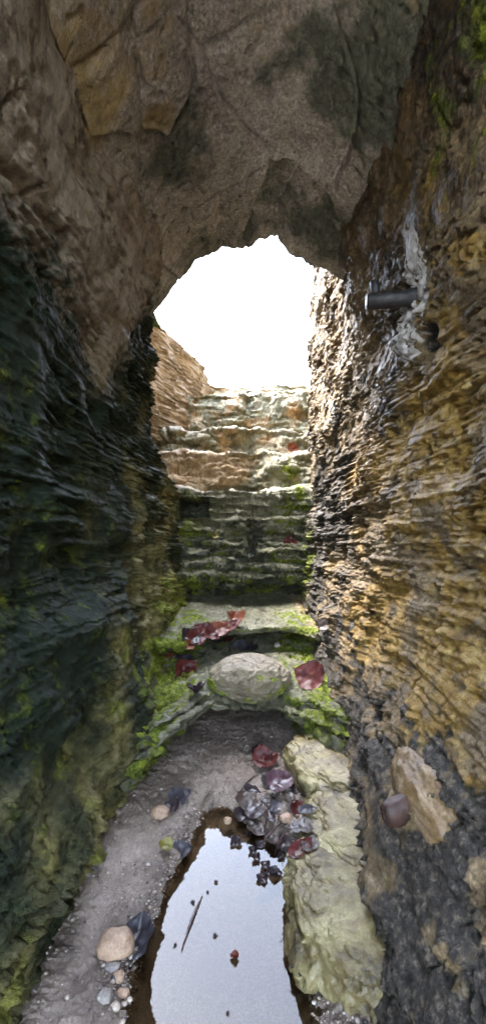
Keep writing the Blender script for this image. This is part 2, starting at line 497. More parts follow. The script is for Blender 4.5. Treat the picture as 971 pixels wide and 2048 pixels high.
def vault():
    xs = np.linspace(-.58, .58, 420)
    sa = np.concatenate([np.linspace(-.27, .55, 60)[:-1], np.linspace(.55, 1.5, 330), np.linspace(1.503, 4.6, 120)])  # front above the rim carried up unseen, to cut sky light
    x, s = np.meshgrid(xs, sa, indexing='ij')
    rimy = 1.50 + .05 * pn(x * 6, x * 0, 201) + .02 * pn(x * 22, x * 0, 202)
    over = np.clip(s - 1.5, 0, None)
    y = np.where(s < 1.5, s + (rimy - 1.5) * ss(.9, 1.5, s), rimy + .12 * np.sin(np.clip(over * 6, 0, 1.2)) + .1 * over)
    smooth_rim = ip(x, RIM)
    arch = ip(x, [(-.6, .42), (-.45, .60), (-.37, .715), (-.33, .775), (-.28, .85), (-.2, .94), (-.1, 1.0), (0, 1.03), (.1, 1.035), (.18, 1.015), (.25, .975), (.33, .89), (.40, .79), (.5, .64), (.6, .48)])
    t = ss(.85, 1.5, s)
    z = arch * (1 - t) + smooth_rim * t + .03 * ss(.9, .2, s)
    # jointed blocks
    f1, f2, idv = worley(x / .30 + .4 * pn(x * 3, y * 3, 207), y / .42 + .25 * pn(x * 4, y * 4, 208), 205)
    z = z + .028 * (idv - .5) + .010 * ss(.05, 0, f2 - f1)
    crk = [[(-.10, .55), (-.095, .78), (-.105, .86), (-.115, .94), (-.18, 1.005), (-.235, .94), (-.29, .86)], [(.34, .55), (.345, .75), (.352, .85), (.375, 1.0)]]
    for c in crk:
        cd = seg_dist(x + .012 * pn(x * 25, y * 25, 211), y + .012 * pn(x * 25, y * 25, 212), c)
        z = z + .020 * np.exp(-(cd / .0055) ** 2)
    blk = inside(x, y, [(-.10, .4), (-.095, .78), (-.105, .86), (-.115, .94), (-.18, 1.005), (-.235, .94), (-.30, .84), (-.30, .4)])
    z = z - .016 * blk
    # scooped hollow by the rim, right of centre
    lip = ip(x, [(-.05, 1.6), (.0, 1.42), (.05, 1.25), (.075, 1.18), (.143, 1.165), (.232, 1.21), (.309, 1.30), (.34, 1.6)])
    sc = ss(0, .025, y - lip + .02 * pn(x * 20, y * 20, 215)) * ss(1.5, 1.36, s)
    z = z + .040 * sc
    rough = .028 * fbm(x * 4, y * 3, 221, 4) + .005 * fbm(x * 22, y * 18, 222, 4)
    rough = rough + .003 * (ridged(x * 20, y * 8, 225, 3) - .3) * (1 - .5 * sc)
    g1, g2, gi = worley(x / .022, y / .022, 227)
    rough = rough + .005 * (gi - .5) * ss(.0, .4, g2 - g1) + .003 * fbm(x * 60, y * 60, 231, 3)
    pq = pn(x / .018, y / .022, 232)
    rough = rough + .010 * ss(.35, .7, pq)
    pk = pn(x / .045, y / .045, 229)
    rough = rough + .02 * ss(.5, .85, pk)
    up = over * .95
    z = z + rough * (1 + .0 * x) + up
    y = y + .5 * rough * ss(1.45, 1.6, s)
    P = np.stack([x, y, CZ + z], -1)
    f = fbm(x * 4, y * 4, 241, 4); fg = fbm(x * 13, y * 11, 242, 4)
    dk = np.clip(.45 * blob(x, y, .27, .92, .16, .22) + .35 * blob(x, y, -.16, 1.05, .09, .12) + .4 * (f - .1) + .25 * fg + .12 * sc + .12 * ss(1.0, 1.4, y) + .30 * ss(-.20, -.34, x + .05 * f) * ss(.75, 1.1, y), 0, 1)  # scooped hollow's share is shade put into the colour
    dk = np.where(blk, dk * .3, dk)
    oc = np.clip(.35 * blob(x, y, -.30, .78, .14, .2) + .35 * blob(x, y, .22, .70, .12, .14) + .25 * f + .25 * ss(.0, .3, f) * ss(1.1, .7, y) - .1 + .5 * blob(x, y, -.19, .95, .05, .05), 0, 1)
    return grid_obj('ceiling', P, {'ochre': oc.ravel(), 'dark': dk.ravel(), 'moss': np.zeros(x.size), 'lime': np.zeros(x.size)}, M_VAULT, flip=True)


ceil = vault()
tag(ceil, 'rough jointed rock vault overhead with a ragged rim against the sky', kind='structure')


# ------------------------------------------------------------------ stepped back of the gully
def steps():
    # (D, z, group): group 1 = lower ledge, 2 = leaf ledge, 3 = back wall
    prof = [(2.06, -.82, 1), (2.04, -.70, 1), (1.95, -.635, 1), (1.66, -.590, 1), (1.48, -.566, 1), (1.41, -.553, 1), (1.38, -.540, 1), (1.39, -.528, 1), (1.43, -.525, 1), (1.425, -.515, 1), (1.45, -.508, 1),
            (1.54, -.503, 1), (1.70, -.495, 2), (1.94, -.480, 2), (2.03, -.470, 2), (2.06, -.440, 2), (1.96, -.426, 2), (1.90, -.424, 2), (1.90, -.416, 2), (1.84, -.410, 2), (1.835, -.396, 2), (1.87, -.385, 2),
            (2.10, -.383, 2), (2.52, -.373, 3), (2.72, -.360, 3), (2.76, -.300, 3), (2.60, -.272, 3), (2.56, -.268, 3), (2.56, -.256, 3), (2.45, -.245, 3), (2.46, -.20, 3), (2.50, -.12, 3), (2.49, -.08, 3), (2.54, 0.0, 3), (2.56, .12, 3), (2.58, .22, 3), (2.60, .30, 3),
            (2.66, .322, 3), (2.93, .335, 3), (2.96, .48, 3), (3.02, .615, 3), (3.10, .625, 3), (3.46, .64, 3), (3.52, .78, 3), (3.56, .91, 3), (3.66, .92, 3), (4.05, .95, 3), (4.12, 1.18, 3), (4.2, 1.42, 3), (4.3, 1.43, 3), (5.10, 1.47, 3), (5.22, 1.70, 3), (5.36, 1.935, 3), (6.0, 1.95, 3), (7, 1.96, 3)]
    D = np.array([p[0] for p in prof]); Z = np.array([p[1] for p in prof]); G = np.array([p[2] for p in prof])
    seg = np.hypot(np.diff(D), np.diff(Z)) / (0.5 * (D[1:] + D[:-1]))
    seg = seg * np.where(D[1:] > 5.5, .15, 1.0)
    t = np.concatenate([[0], np.cumsum(seg)])
    T = np.linspace(0, t[-1], 860)
    u = np.linspace(-1, 1, 400)
    x0 = ip(np.arange(400), [(0, -1), (400, 1)])
    o1 = lambda x: ip(x, [(-.5, -.45), (-.38, -.36), (-.2, -.19), (-.1, -.05), (0, 0), (.1, .02), (.2, -.08), (.3, -.22), (.38, -.30), (.5, -.4)])
    o2 = lambda x: ip(x, [(-.5, -.4), (-.38, -.33), (-.23, -.22), (-.1, -.06), (0, .0), (.1, .08), (.25, -.04), (.4, -.2), (.5, -.3)])
    w = ip(np.interp(T, t, D), [(1.3, .46), (2.5, .52), (2.9, .9), (4.0, 1.0), (7, 1.2)])
    x = u[:, None] * w[None, :]
    hi = ss(1.25, 1.6, T)[None, :] * ss(t[-1], t[-1] - .25, T)[None, :]
    Tw = T[None, :] + hi * (.05 * fbm(x * 1.3 + 4, T[None, :] * 3, 305, 4) + .010 * pn(x * 9, T[None, :] * 14, 306))
    Dv = np.interp(Tw, t, D)
    Zv = np.interp(Tw, t, Z)
    g1 = np.interp(T, t, (G == 1).astype(float)); g2 = np.interp(T, t, (G == 2).astype(float)); g3 = np.interp(T, t, (G == 3).astype(float))
    g0 = np.interp(T, t, (np.arange(len(prof)) < 5).astype(float))[None, :]
    cav = ss(.27, .15, np.abs(x + .03) + .02 * pn(x * 20, x * 0, 299))
    Dv = Dv - g0 * (Dv - 1.37) * (1 - cav)
    wig = .03 * pn(x * 7, x * 0 + 3, 301) + .015 * pn(x * 21, x * 0, 302)
    Dv = Dv + g1 * (o1(x) + wig) + g2 * (o2(x) + wig * 1.2) - g3 * .10 * np.clip(np.abs(x) - .2, 0, .25) * ss(.6, .2, Zv)
    Dv = Dv + g3 * (.05 * fbm(x * 2.2, Zv * 6, 303, 4))
    Dv = Dv + (1 - g3) * (.030 * ss(-.1, .1, pn(x * 2.5, Zv * 75, 310)) - .015)* ss(-.66, -.60, Zv)
    Dv = Dv + (1 - g3) * (.028 * fbm(x * 5, Zv * 60, 307, 4)) * ss(-.70, -.60, Zv)
    Dv = Dv + g3 * ss(.30, .15, Zv) * (.035 * ss(-.15, .15, pn(x * 1.6, Zv * 30, 308) + .2 * pn(x * 12, Zv * 40, 309)))
    Zv = Zv + (g1 + g2) * (.012 * pn(x * 5, x * 0 + 9, 304)) + g1 * .05 * np.clip(np.abs(x) - .22, 0, .2)
    P = np.stack([x, Dv, CZ + Zv], -1)
    n = normals(P)
    if n[200, 420, 1] > 0:
        n = -n
    sl = np.interp(T, t, np.cumsum(np.concatenate([[0], np.hypot(np.diff(D), np.diff(Z))])))[None, :] + 0 * x
    flat = ss(.6, .9, n[..., 2])
    zz = Zv
    rel = strata_relief(x * .8, zz * 1.0, 311, .12, .05, .011, (.8, 1, 1, 1), 2.2)
    upper = ss(.25, .45, zz)
    rel2 = strata_relief(x * .6, zz * .62, 315, .2, .05, .012, (1, 1, 1, 1), 1.8) * 1.3
    rel = rel * (1 - upper) * 1.15 + rel2 * upper
    lipz = (1 - g3) * (1 - flat)
    rel = rel * (1 + .5 * lipz)
    rel = rel * (1 - .8 * flat) + flat * (.014 * fbm(x * 9, Dv * 7, 321, 5) + .006 * ss(-.05, .1, pn(x * 6, Dv * 7, 322) + .4 * pn(x * 40, Dv * 40, 324)) + .006 * (ridged(x * 22, Dv * 18, 322, 3) - .4)) + .006 * fbm(x * 45, (Dv + zz) * 45, 323, 4) - (1 - g3) * .012 * ss(.3, .65, pn(x * 38, (Dv + zz * 2) * 34, 325)) + (1 - g3) * .010 * (ridged(x * 9, (Dv + zz * 3) * 8, 326, 4) - .45)
    big = g3 * (.03 * fbm(x * 4, zz * 7, 331, 3))
    w1, w2, wi = worley(x / .24 + .3 * pn(x * 4, zz * 4, 333), zz / .13 + .15 * pn(x * 5, zz * 5, 334), 332)
    big = big + upper * (.08 * (wi - .5) * ss(0, .25, w2 - w1))
    # slanting slab, square niche and water-worn groove in the back wall
    niche = ss(.008, -.006, np.maximum(np.abs(x + .298) - .088 - .01 * pn(zz * 30, x * 5, 335), np.abs(zz - .190) - .052 - .012 * pn(x * 30, x * 0, 336))) * (g3 > .5)
    slab = g3 * ss(.0, .03, .30 * (x + .02) * -1 + .10 - np.abs(zz - .42)) * ss(.05, -.02, x + .02) * .0
    groove = g3 * .035 * np.exp(-((x - .06 + .05 * pn(zz * 5, x * 0, 337)) / .05) ** 2) * ss(-.3, .0, zz)
    disp = (rel + big) * (1 - .7 * niche) - groove
    und = ss(.05, -.35, n[..., 2]) * (1 - g3)
    disp = disp * (1 - .85 * und * cav) - .012 * und * cav
    P = P + n * disp[..., None]
    P[..., 1] += .22 * niche
    n2 = normals(P)
    if n2[200, 420, 1] > 0: n2 = -n2
    f = fbm(x * 5, sl * 4, 341, 4); fg = fbm(x * 16, sl * 22, 342, 4)
    up = ss(-.1, .5, n2[..., 2])
    band = ss(-.62, -.5, zz) * ss(.42, .2, zz)
    sides = ss(.10, .34, np.abs(x))
    moss = band * (.20 + .36 * f + .38 * fg + .12 * sides) * (.35 + .65 * up) * (1 - .85 * np.exp(-((x - .03) / .09) ** 2) * ss(-.2, -.1, zz))
    moss = moss * (1 - .55 * flat * ss(.30, .2, np.abs(x)))
    moss = moss * (1 - niche)
    moss = moss + .45 * blob(x, zz, -.27, -.50, .09, .10) * (.6 + fg) + .5 * blob(x, zz, .33, .42, .10, .22) * (.5 + fg) + .45 * blob(x, zz, -.33, -.26, .1, .06) * (.6 + fg)
    moss = moss + (1 - g3) * ss(.06, .28, np.abs(x)) * (.22 + .50 * fg + .30 * f) * ss(.52, .36, np.abs(x))
    mk = ss(.25, .55, moss + .3 * fg)
    P = P + n2 * (mk * (.004 + .006 * (pn(x * 90, sl * 90, 351) + .5 * pn(x * 190, sl * 190, 352))))[..., None]
    dk = np.clip(.30 * band * (1 - flat) * ss(.25, -.1, zz) - .2 * f + .15 * fg - .4 * flat + .5 * niche - .25 * upper, 0, 1)  # niche painted darker to deepen its shade
    oc = np.clip(.55 * blob(x, zz, -.35, .50, .35, .17) + .42 * upper * (f + .35) + .35 * blob(x, zz, .38, -.4, .1, .12) + .10 * flat, 0, 1)
    lime = np.clip(.20 * np.exp(-((x - .06 + .05 * pn(zz * 5, x * 0, 337)) / .035) ** 2) * ss(-.3, -.1, zz) * (.7 + fg) * ss(1.2, .5, zz), 0, 1)
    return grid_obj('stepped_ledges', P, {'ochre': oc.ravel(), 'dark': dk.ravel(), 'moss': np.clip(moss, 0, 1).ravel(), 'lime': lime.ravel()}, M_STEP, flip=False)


step_o = steps()
tag(step_o, 'stepped mossy rock ledges climbing to the back of the gully', kind='structure')


# ------------------------------------------------------------------ sand floor and puddle
def fl(px, py, z=-.70):
    D = -z * F / (py - HY)
    return ((px - CX) / F * D, D)


SHORE = [fl(*p) for p in [(262, 2060), (275, 1960), (285, 1900), (312, 1850), (345, 1770), (378, 1705), (398, 1660), (425, 1628), (452, 1622), (475, 1640), (505, 1665),
                          (545, 1690), (580, 1715), (578, 1770), (572, 1830), (590, 1890), (606, 1950), (618, 2060)]]
SHORE = [(x_ + (.012 if x_ > .02 else -.012 if x_ < -.06 else 0), y_ + (.02 if y_ > 1.04 else 0)) for x_, y_ in SHORE]
SHORE = [(-.20, .2), (-.19, .45)] + SHORE + [(.14, .45), (.15, .2)]


def floor():
    xs = np.linspace(-.44, .44, 400)
    ys = np.concatenate([np.linspace(-1.1, .45, 30)[:-1], np.geomspace(.45, 1.75, 420), np.linspace(1.76, 2.15, 40)])
    x, y = np.meshgrid(xs, ys, indexing='ij')
    ins = inside(x, y, SHORE)
    sd = seg_dist(x, y, SHORE + [SHORE[0]])
    sd = np.where(ins, -sd, sd)
    z = np.where(sd < 0, -.010 * ss(0, -.02, sd) + np.clip(sd, -.10, 0) * .2, .0 + .16 * np.clip(sd, 0, .2) + .010 * ss(0, .03, sd))
    z = z + .006 * fbm(x * 9, y * 9, 401, 4) + .0045 * fbm(x * 45, y * 45, 402, 3)
    g1, g2, gi = worley(x / .016, y / .016, 405)
    bank = ss(-.03, .01, sd)
    z = z + bank * .0055 * ss(.1, .5, g2 - g1) * ss(.45, .8, gi) * ss(.12, .02, sd)
    z = z + bank * .0022 * pn(x * 160, y * 160, 407)
    z = z + .022 * ss(.1, .9, blob(x, y, .145, 1.06, .10, .12)) * (.8 + .4 * fbm(x * 30, y * 30, 411, 3))
    P = np.stack([x, y, CZ - .70 + z], -1)
    wet = ss(.06, -.01, sd + .02 * pn(x * 20, y * 20, 409))
    return grid_obj('sand_floor', P, {'wet': wet.ravel()}, M_SAND, flip=False)


def sand_mat():
    m, nt, b = nodes_mat('wet_sand')
    N = NT(nt)
    c = N.ramp(N.noise(14, 7, .65), [(.3, (.085, .063, .047)), (.5, (.16, .125, .096)), (.7, (.25, .203, .164))])
    c = N.mix(.55, c, N.mix(1.0, c, N.ramp(N.noise(330, 3, .8), [(.3, .3), (.5, 1.), (.7, 1.9)]), 'MULTIPLY'))
    c = N.mix(N.ramp(N.attr('wet'), [(0, 0.), (1, .75)]), c, N.mix(1.0, c, (.5, .47, .42), 'MULTIPLY'))
    nt.links.new(c, b.inputs['Base Color'])
    nt.links.new(N.ramp(N.attr('wet'), [(0, .55), (1, .18)]), b.inputs['Roughness'])
    bp = N.bump(N.noise(260, 5, .75), .8, .003)
    nt.links.new(bp, b.inputs['Normal'])
    return m


M_SAND = sand_mat()
sand = tag(floor(), 'wet brown sand and silt floor of the passage', kind='structure')


def water_mat():
    m = bpy.data.materials.new('still_water')
    m.use_nodes = True
    nt = m.node_tree
    nt.nodes.clear()
    N = NT(nt)
    out = nt.nodes.new('ShaderNodeOutputMaterial')
    gl = nt.nodes.new('ShaderNodeBsdfGlossy'); gl.inputs['Roughness'].default_value = 0.0
    tr = nt.nodes.new('ShaderNodeBsdfTransparent'); tr.inputs['Color'].default_value = (.62, .54, .42, 1)
    fr = nt.nodes.new('ShaderNodeFresnel'); fr.inputs['IOR'].default_value = 1.315
    mx = nt.nodes.new('ShaderNodeMixShader')
    nt.links.new(fr.outputs[0], mx.inputs[0]); nt.links.new(tr.outputs[0], mx.inputs[1]); nt.links.new(gl.outputs[0], mx.inputs[2])
    nt.links.new(mx.outputs[0], out.inputs['Surface'])
    return m


xs = np.linspace(-.30, .30, 8); ys = np.linspace(-.2, 1.35, 12)
x, y = np.meshgrid(xs, ys, indexing='ij')
water = grid_obj('puddle_water', np.stack([x, y, 0 * x + CZ - .70], -1), {}, water_mat())
tag(water, 'still shallow puddle mirroring the white sky', kind='structure')


# ------------------------------------------------------------------ unseen hill raised to block sky light, and ground outside
def plateau():
    xs = np.linspace(-30, 30, 121); ys = np.linspace(-2.2, 60, 125)
    V = []; 
    x, y = np.meshgrid(np.sign(xs) * np.abs(xs) ** 1.0, ys, indexing='ij')
    return x, y


def hill():
    m, nt, b = nodes_mat('turf')
    N = NT(nt)
    nt.links.new(N.ramp(N.noise(3, 6, .7), [(.3, (.03, .05, .015)), (.6, (.08, .10, .035)), (.8, (.14, .12, .06))]), b.inputs['Base Color'])
    b.inputs['Roughness'].default_value = .9
    def sheet(x0, x1, y0, y1, nx, ny, zf):
        x, y = np.meshgrid(np.linspace(x0, x1, nx), np.linspace(y0, y1, ny), indexing='ij')
        z = zf(x, y) + .05 * fbm(x * .8, y * .8, 501, 3) * ss(.3, 1.5, np.abs(x))
        return np.stack([x, y, z], -1)
    parts = [sheet(-25, -.40, -.31, 1.78, 40, 8, lambda x, y: CZ + 1.84 + 0 * x), sheet(-25, -.70, 1.78, 5.6, 40, 8, lambda x, y: CZ + 1.80 + 0 * x),
             sheet(.40, 25, -.31, 2.48, 40, 12, lambda x, y: CZ + 3.85 + 0 * x), sheet(1.5, 25, 2.48, 5.6, 40, 12, lambda x, y: CZ + 3.85 + 0 * x), sheet(-.60, .60, -.31, 1.9, 6, 6, lambda x, y: CZ + 3.85 + 0 * x), sheet(-.6, .6, -.33, -.29, 10, 2, lambda x, y: np.where(y > -.31, CZ + 3.85, CZ + .95)),
             sheet(-25, 25, 6.0, 40, 40, 30, lambda x, y: CZ + 1.85 + 0 * x), sheet(-25, -.9, 5.6, 6.0, 30, 3, lambda x, y: CZ + 1.85 + 0 * x), sheet(.9, 25, 5.6, 6.0, 30, 3, lambda x, y: CZ + 1.85 + 0 * x)]
    V = []; Q = []; k = 0
    for p in parts:
        V.append(p.reshape(-1, 3)); Q.append(grid_faces(*p.shape[:2]) + k); k += p.shape[0] * p.shape[1]
    o = obj('hill_sky_block', mesh_np('hill_sky_block', np.vstack(V), np.vstack(Q), {}, m))  # unseen sheets, added and raised to keep sky light off the rock
    tag(o, 'unseen hill top over the rock passage, raised to block sky light', kind='structure')
    # cliff face in which the passage opens, behind the viewer's shoulders
    for sx in (-1, 1):
        q, z = np.meshgrid(np.linspace(.30, 14, 60), np.linspace(-.2, 4.6, 40), indexing='ij')
        q = .30 + (q - .30) ** 1.6 / 14 ** .6
        P = np.stack([sx * q, -.30 - .05 * (q - .3) + .12 * fbm(q * 1.3, z * 2.0, 521 + sx, 4) * ss(.3, .8, q), z], -1)
        c = grid_obj('cliff_face', P, {k: np.zeros(q.size) for k in ('ochre', 'dark', 'moss', 'lime')}, M_RIGHT, flip=sx > 0)
        tag(c, 'rock face outside the mouth of the passage', kind='structure')
    # outside ground behind the viewer
    x, y = np.meshgrid(np.linspace(-60, 60, 60), np.linspace(-120, 0.3, 60), indexing='ij')
    g = grid_obj('ground', np.stack([x, y, -.06 + .04 * fbm(x * .4, y * .4, 511, 3)], -1), {'wet': np.zeros(x.size)}, M_SAND)
    tag(g, 'bare sandy ground outside the passage', kind='structure')


hill()
#OBJECTS#
# ------------------------------------------------------------------ placing by line of sight onto the built rock
bpy.context.view_layer.update()
DG = bpy.context.evaluated_depsgraph_get()


def hit(px, py):
    o = Vector((0, 0, CZ))
    d = Vector(((px - CX) / F, 1.0, (HY - py) / F)).normalized()
    ok, loc, nor, _, ob, _ = SC.ray_cast(DG, o + d * .05, d)
    if ok and ob.name == 'puddle_water':
        nor = Vector((0, 0, 1))
    if nor.dot(d) > 0:
        nor = -nor
    return loc, nor


def surf(name, base, rough=(.35, .7), bscale=120, bdist=.004, moss=False, spec=.5, coat=0.0, scale=18):
    m, nt, b = nodes_mat(name)
    N = NT(nt); N.obj_coords()
    c = N.ramp(N.noise(scale, 7, .68, dist=.4), base)
    c = N.mix(.5, c, N.mix(1.0, c, N.ramp(N.noise(220, 3, .75), [(.3, .35), (.5, 1.), (.7, 1.7)]), 'MULTIPLY'))
    if moss:
        s = N.math('ADD', N.math('MULTIPLY', N.attr('moss'), 1.6), N.noise(40, 6, .7))
        mf = N.ramp(s, [(.75, 0.), (.97, 1.)])
        c = N.mix(mf, c, N.ramp(N.noise(70, 6, .75), MOSS))
        s = N.math('ADD', N.math('MULTIPLY', N.attr('dark'), 1.6), N.noise(40, 6, .7))
        c = N.mix(N.ramp(s, [(.75, 0.), (.97, 1.)]), c, N.ramp(N.noise(50, 4, .7), [(.4, (.14, .075, .045)), (.65, (.25, .15, .09))]))
    nt.links.new(c, b.inputs['Base Color'])
    nt.links.new(N.ramp(N.noise(30, 5, .7), [(.38, rough[0]), (.65, rough[1])]), b.inputs['Roughness'])
    b.inputs['Specular IOR Level'].default_value = spec
    b.inputs['Coat Weight'].default_value = coat
    bp = N.bump(N.noise(bscale, 6, .72), .7, bdist)
    bp = N.bump(N.noise(bscale * 4, 3, .7), .5, bdist * .3, bp)
    nt.links.new(bp, b.inputs['Normal'])
    return m


def tri_noise(p, k, seed, o=4):
    return (fbm(p[..., 0] * k, p[..., 1] * k, seed, o) + fbm(p[..., 1] * k + 5, p[..., 2] * k, seed + 7, o) + fbm(p[..., 2] * k + 9, p[..., 0] * k, seed + 11, o)) / 2.0


def rock(name, loc, rad, seed, mat, nu=48, nv=26, lump=.16, fine=.05, plates=0.0, sq=.8, terr=0.0, flat=0.0, mossf=None, rot=0, foot=None):
    th = np.linspace(0, 2 * np.pi, nu, endpoint=False); ph = np.linspace(-np.pi / 2, np.pi / 2, nv)
    t, p = np.meshgrid(th, ph, indexing='ij')
    pw = lambda v, e: np.sign(v) * np.abs(v) ** e
    P = np.stack([pw(np.cos(p), sq) * pw(np.cos(t), sq), pw(np.cos(p), sq) * pw(np.sin(t), sq), pw(np.sin(p), sq)], -1)
    d = lump * tri_noise(P, 1.1, seed, 3) + fine * tri_noise(P, 4.5, seed + 30, 4)
    if plates:
        q = tri_noise(P, 1.3, seed + 50, 5) * 2.4 + .6 * P[..., 2]
        fr = q - np.floor(q)
        d = d + plates * (ss(.42, .5, fr) - fr)
    if plates and nu > 150:
        q = tri_noise(P, 3.2, seed + 90, 5) * 2.2 + .4 * P[..., 2]
        fr = q - np.floor(q)
        d = d + plates * .42 * (ss(.40, .5, fr) - fr) + .016 * (ridged(P[..., 0] * 5, P[..., 1] * 5 + P[..., 2] * 3, seed + 95, 4) - .4)
        pt = tri_noise(P, 6.0, seed + 99, 3)
        d = d - .03 * ss(.45, .75, pt)
    P = P * (1 + d[..., None])
    if flat: P[..., 2] = np.where(P[..., 2] > flat, flat + (P[..., 2] - flat) * .35, P[..., 2])
    c, s_ = math.cos(rot), math.sin(rot)
    Q = P * np.array(rad)
    Q = np.stack([Q[..., 0] * c - Q[..., 1] * s_, Q[..., 0] * s_ + Q[..., 1] * c, Q[..., 2]], -1)
    at = {'moss': np.zeros(t.size), 'dark': np.zeros(t.size)}
    if mossf:
        ms, dk = mossf(P, Q)
        at = {'moss': np.clip(ms, 0, 1).ravel(), 'dark': np.clip(dk, 0, 1).ravel()}
    o = obj(name, mesh_np(name, Q, grid_faces(nu, nv, False, True), at, mat), loc=loc)
    return o


# ------------------------------------------------------------------ boulders
M_BOULD = surf('boulder_clay', [(.32, (.085, .07, .042)), (.48, (.165, .138, .088)), (.62, (.25, .205, .145)), (.75, (.34, .29, .23))], (.3, .6), 60, .010, True)
M_PALE = surf('pale_flaky_rock', [(.33, (.035, .026, .010)), (.44, (.105, .080, .032)), (.54, (.18, .150, .066)), (.68, (.275, .245, .130))], (.3, .65), 60, .004, True, scale=12)
M_STONE = surf('brown_stone', [(.3, (.17, .11, .07)), (.5, (.30, .20, .13)), (.7, (.40, .29, .20))], (.3, .55), 100, .003)
M_GREY = surf('grey_pebble', [(.3, (.10, .09, .08)), (.5, (.22, .195, .17)), (.7, (.36, .32, .28))], (.25, .6), 150, .002)
M_TAN = surf('tan_rubbed_stone', [(.36, (.06, .035, .016)), (.47, (.125, .078, .032)), (.56, (.20, .14, .08)), (.68, (.36, .29, .22))], (.35, .6), 80, .003, scale=9)

b = rock('boulder', (.022, 1.490, CZ - .482), (.142, .130, .084), 5, M_BOULD, 200, 110, .15, .05, .045, 1.12,
         mossf=lambda P, Q: (.10 * ss(.5, -.4, P[..., 2]) + 1.0 * tri_noise(P, 1.5, 77, 4) * ss(.85, .3, P[..., 2]) + .20 * ss(.5, .95, -P[..., 0]), 0 * P[..., 0]))
tag(b, 'domed clay coloured boulder with mossy sides on the lower ledge', 'boulder')
mm = lambda P, Q: (.45 * ss(-.1, -.6, P[..., 2]) * ss(.2, -.5, P[..., 0]) + .12 * tri_noise(P, 2.5, 78, 3), .55 * ss(.35, .75, P[..., 0]) * (.6 + tri_noise(P, 3, 79, 3)))
b = rock('boulder', (.285, 1.18, CZ - .660), (.150, .200, .125), 21, M_PALE, 240, 130, .22, .035, .075, .85, flat=.5, mossf=mm, rot=.25)
tag(b, 'pale grey green boulder below the red leaf, farthest of the three at the right wall', 'boulder')
b = rock('boulder', (.290, .965, CZ - .668), (.160, .200, .118), 33, M_PALE, 240, 130, .22, .035, .07, .85, flat=.45, mossf=mm, rot=.1)
tag(b, 'buff boulder with a cracked edge between two greener boulders by the right wall', 'boulder')
b = rock('boulder', (.225, .780, CZ - .672), (.145, .165, .100), 47, M_PALE, 260, 140, .22, .035, .085, .85, flat=.45, mossf=mm, rot=.22)
tag(b, 'nearest pale green flaky boulder overhanging the right edge of the puddle', 'boulder')

# tan stone set in the wall with a rusty stub
bpy.context.view_layer.update(); DG = bpy.context.evaluated_depsgraph_get()
lo, no = hit(815, 1600)
b = rock('stone', lo + Vector((.029, 0, .004)), (.036, .105, .055), 61, M_TAN, 120, 70, .26, .06, .06, 1.0)
b.rotation_euler = (R(6), R(18), R(6))
tag(b, 'smooth tan stone set in the dark lower right wall round a rusty stub', 'stone')
M_RUST = surf('rusty_iron', [(.3, (.014, .007, .005)), (.5, (.036, .017, .012)), (.7, (.08, .042, .03))], (.35, .65), 130, .002, scale=40)
M_IRON = surf('dark_iron', [(.3, (.006, .006, .008)), (.5, (.013, .012, .014)), (.7, (.03, .025, .026))], (.45, .7), 130, .002, scale=40)
M_CAP = surf('sky_glint_metal', [(.3, (.35, .34, .36)), (.5, (.55, .54, .55)), (.7, (.65, .64, .64))], (.25, .5), 130, .001, scale=40)  # pale colour stands in for the sky's glint on the pipe end


def prism(sec, path, name, mat, parent=None, wob=.0, seed=1):
    """loft rings of (y, z) section points along a path of (centre, scale); closed with caps"""
    rings = []
    for k, (c, sc_, ax) in enumerate(path):
        ax = Vector(ax).normalized()
        up = Vector((0, 0, 1)) if abs(ax.z) < .9 else Vector((0, 1, 0))
        u = ax.cross(up).normalized(); v = u.cross(ax)
        rings.append([tuple(Vector(c) + u * p[0] * sc_ + v * p[1] * sc_ + Vector((random.uniform(-wob, wob), random.uniform(-wob, wob), random.uniform(-wob, wob)))) for p in sec])
    n = len(sec)
    V = [p for r in rings for p in r]
    Fc = [(k * n + i, k * n + (i + 1) % n, (k + 1) * n + (i + 1) % n, (k + 1) * n + i) for k in range(len(rings) - 1) for i in range(n)]
    Fc += [tuple(range(n))[::-1], tuple((len(rings) - 1) * n + i for i in range(n))]
    me = bpy.data.meshes.new(name); me.from_pydata(V, [], Fc); me.update()
    for f in me.polygons: f.use_smooth = n > 8 and len(f.vertices) == 4
    me.materials.append(mat)
    return obj(name, me, parent)


circ = lambda r, n=18: [(r * math.cos(2 * math.pi * i / n), r * math.sin(2 * math.pi * i / n)) for i in range(n)]
lo, no = hit(806, 1608)
q = lo + Vector((.02, 0, 0))
sq = [(-.011, -.019), (.004, -.021), (.012, -.017), (.0145, -.004), (.013, .012), (.008, .019), (-.005, .0205), (-.0125, .015), (-.0145, .001), (-.0135, -.012)]
ax = Vector((-1, -.25, -.18)).normalized()
st = prism(sq, [(q, 1.0, ax), (q + ax * .025, 1.0, ax), (q + ax * .045, .98, ax), (q + ax * .054, .93, ax), (q + ax * .058, .78, ax), (q + ax * .059, .4, ax)], 'rusty_stub', M_RUST, wob=.0016)
tag(st, 'broken square rusty stub sticking out of the tan stone', 'iron stub')

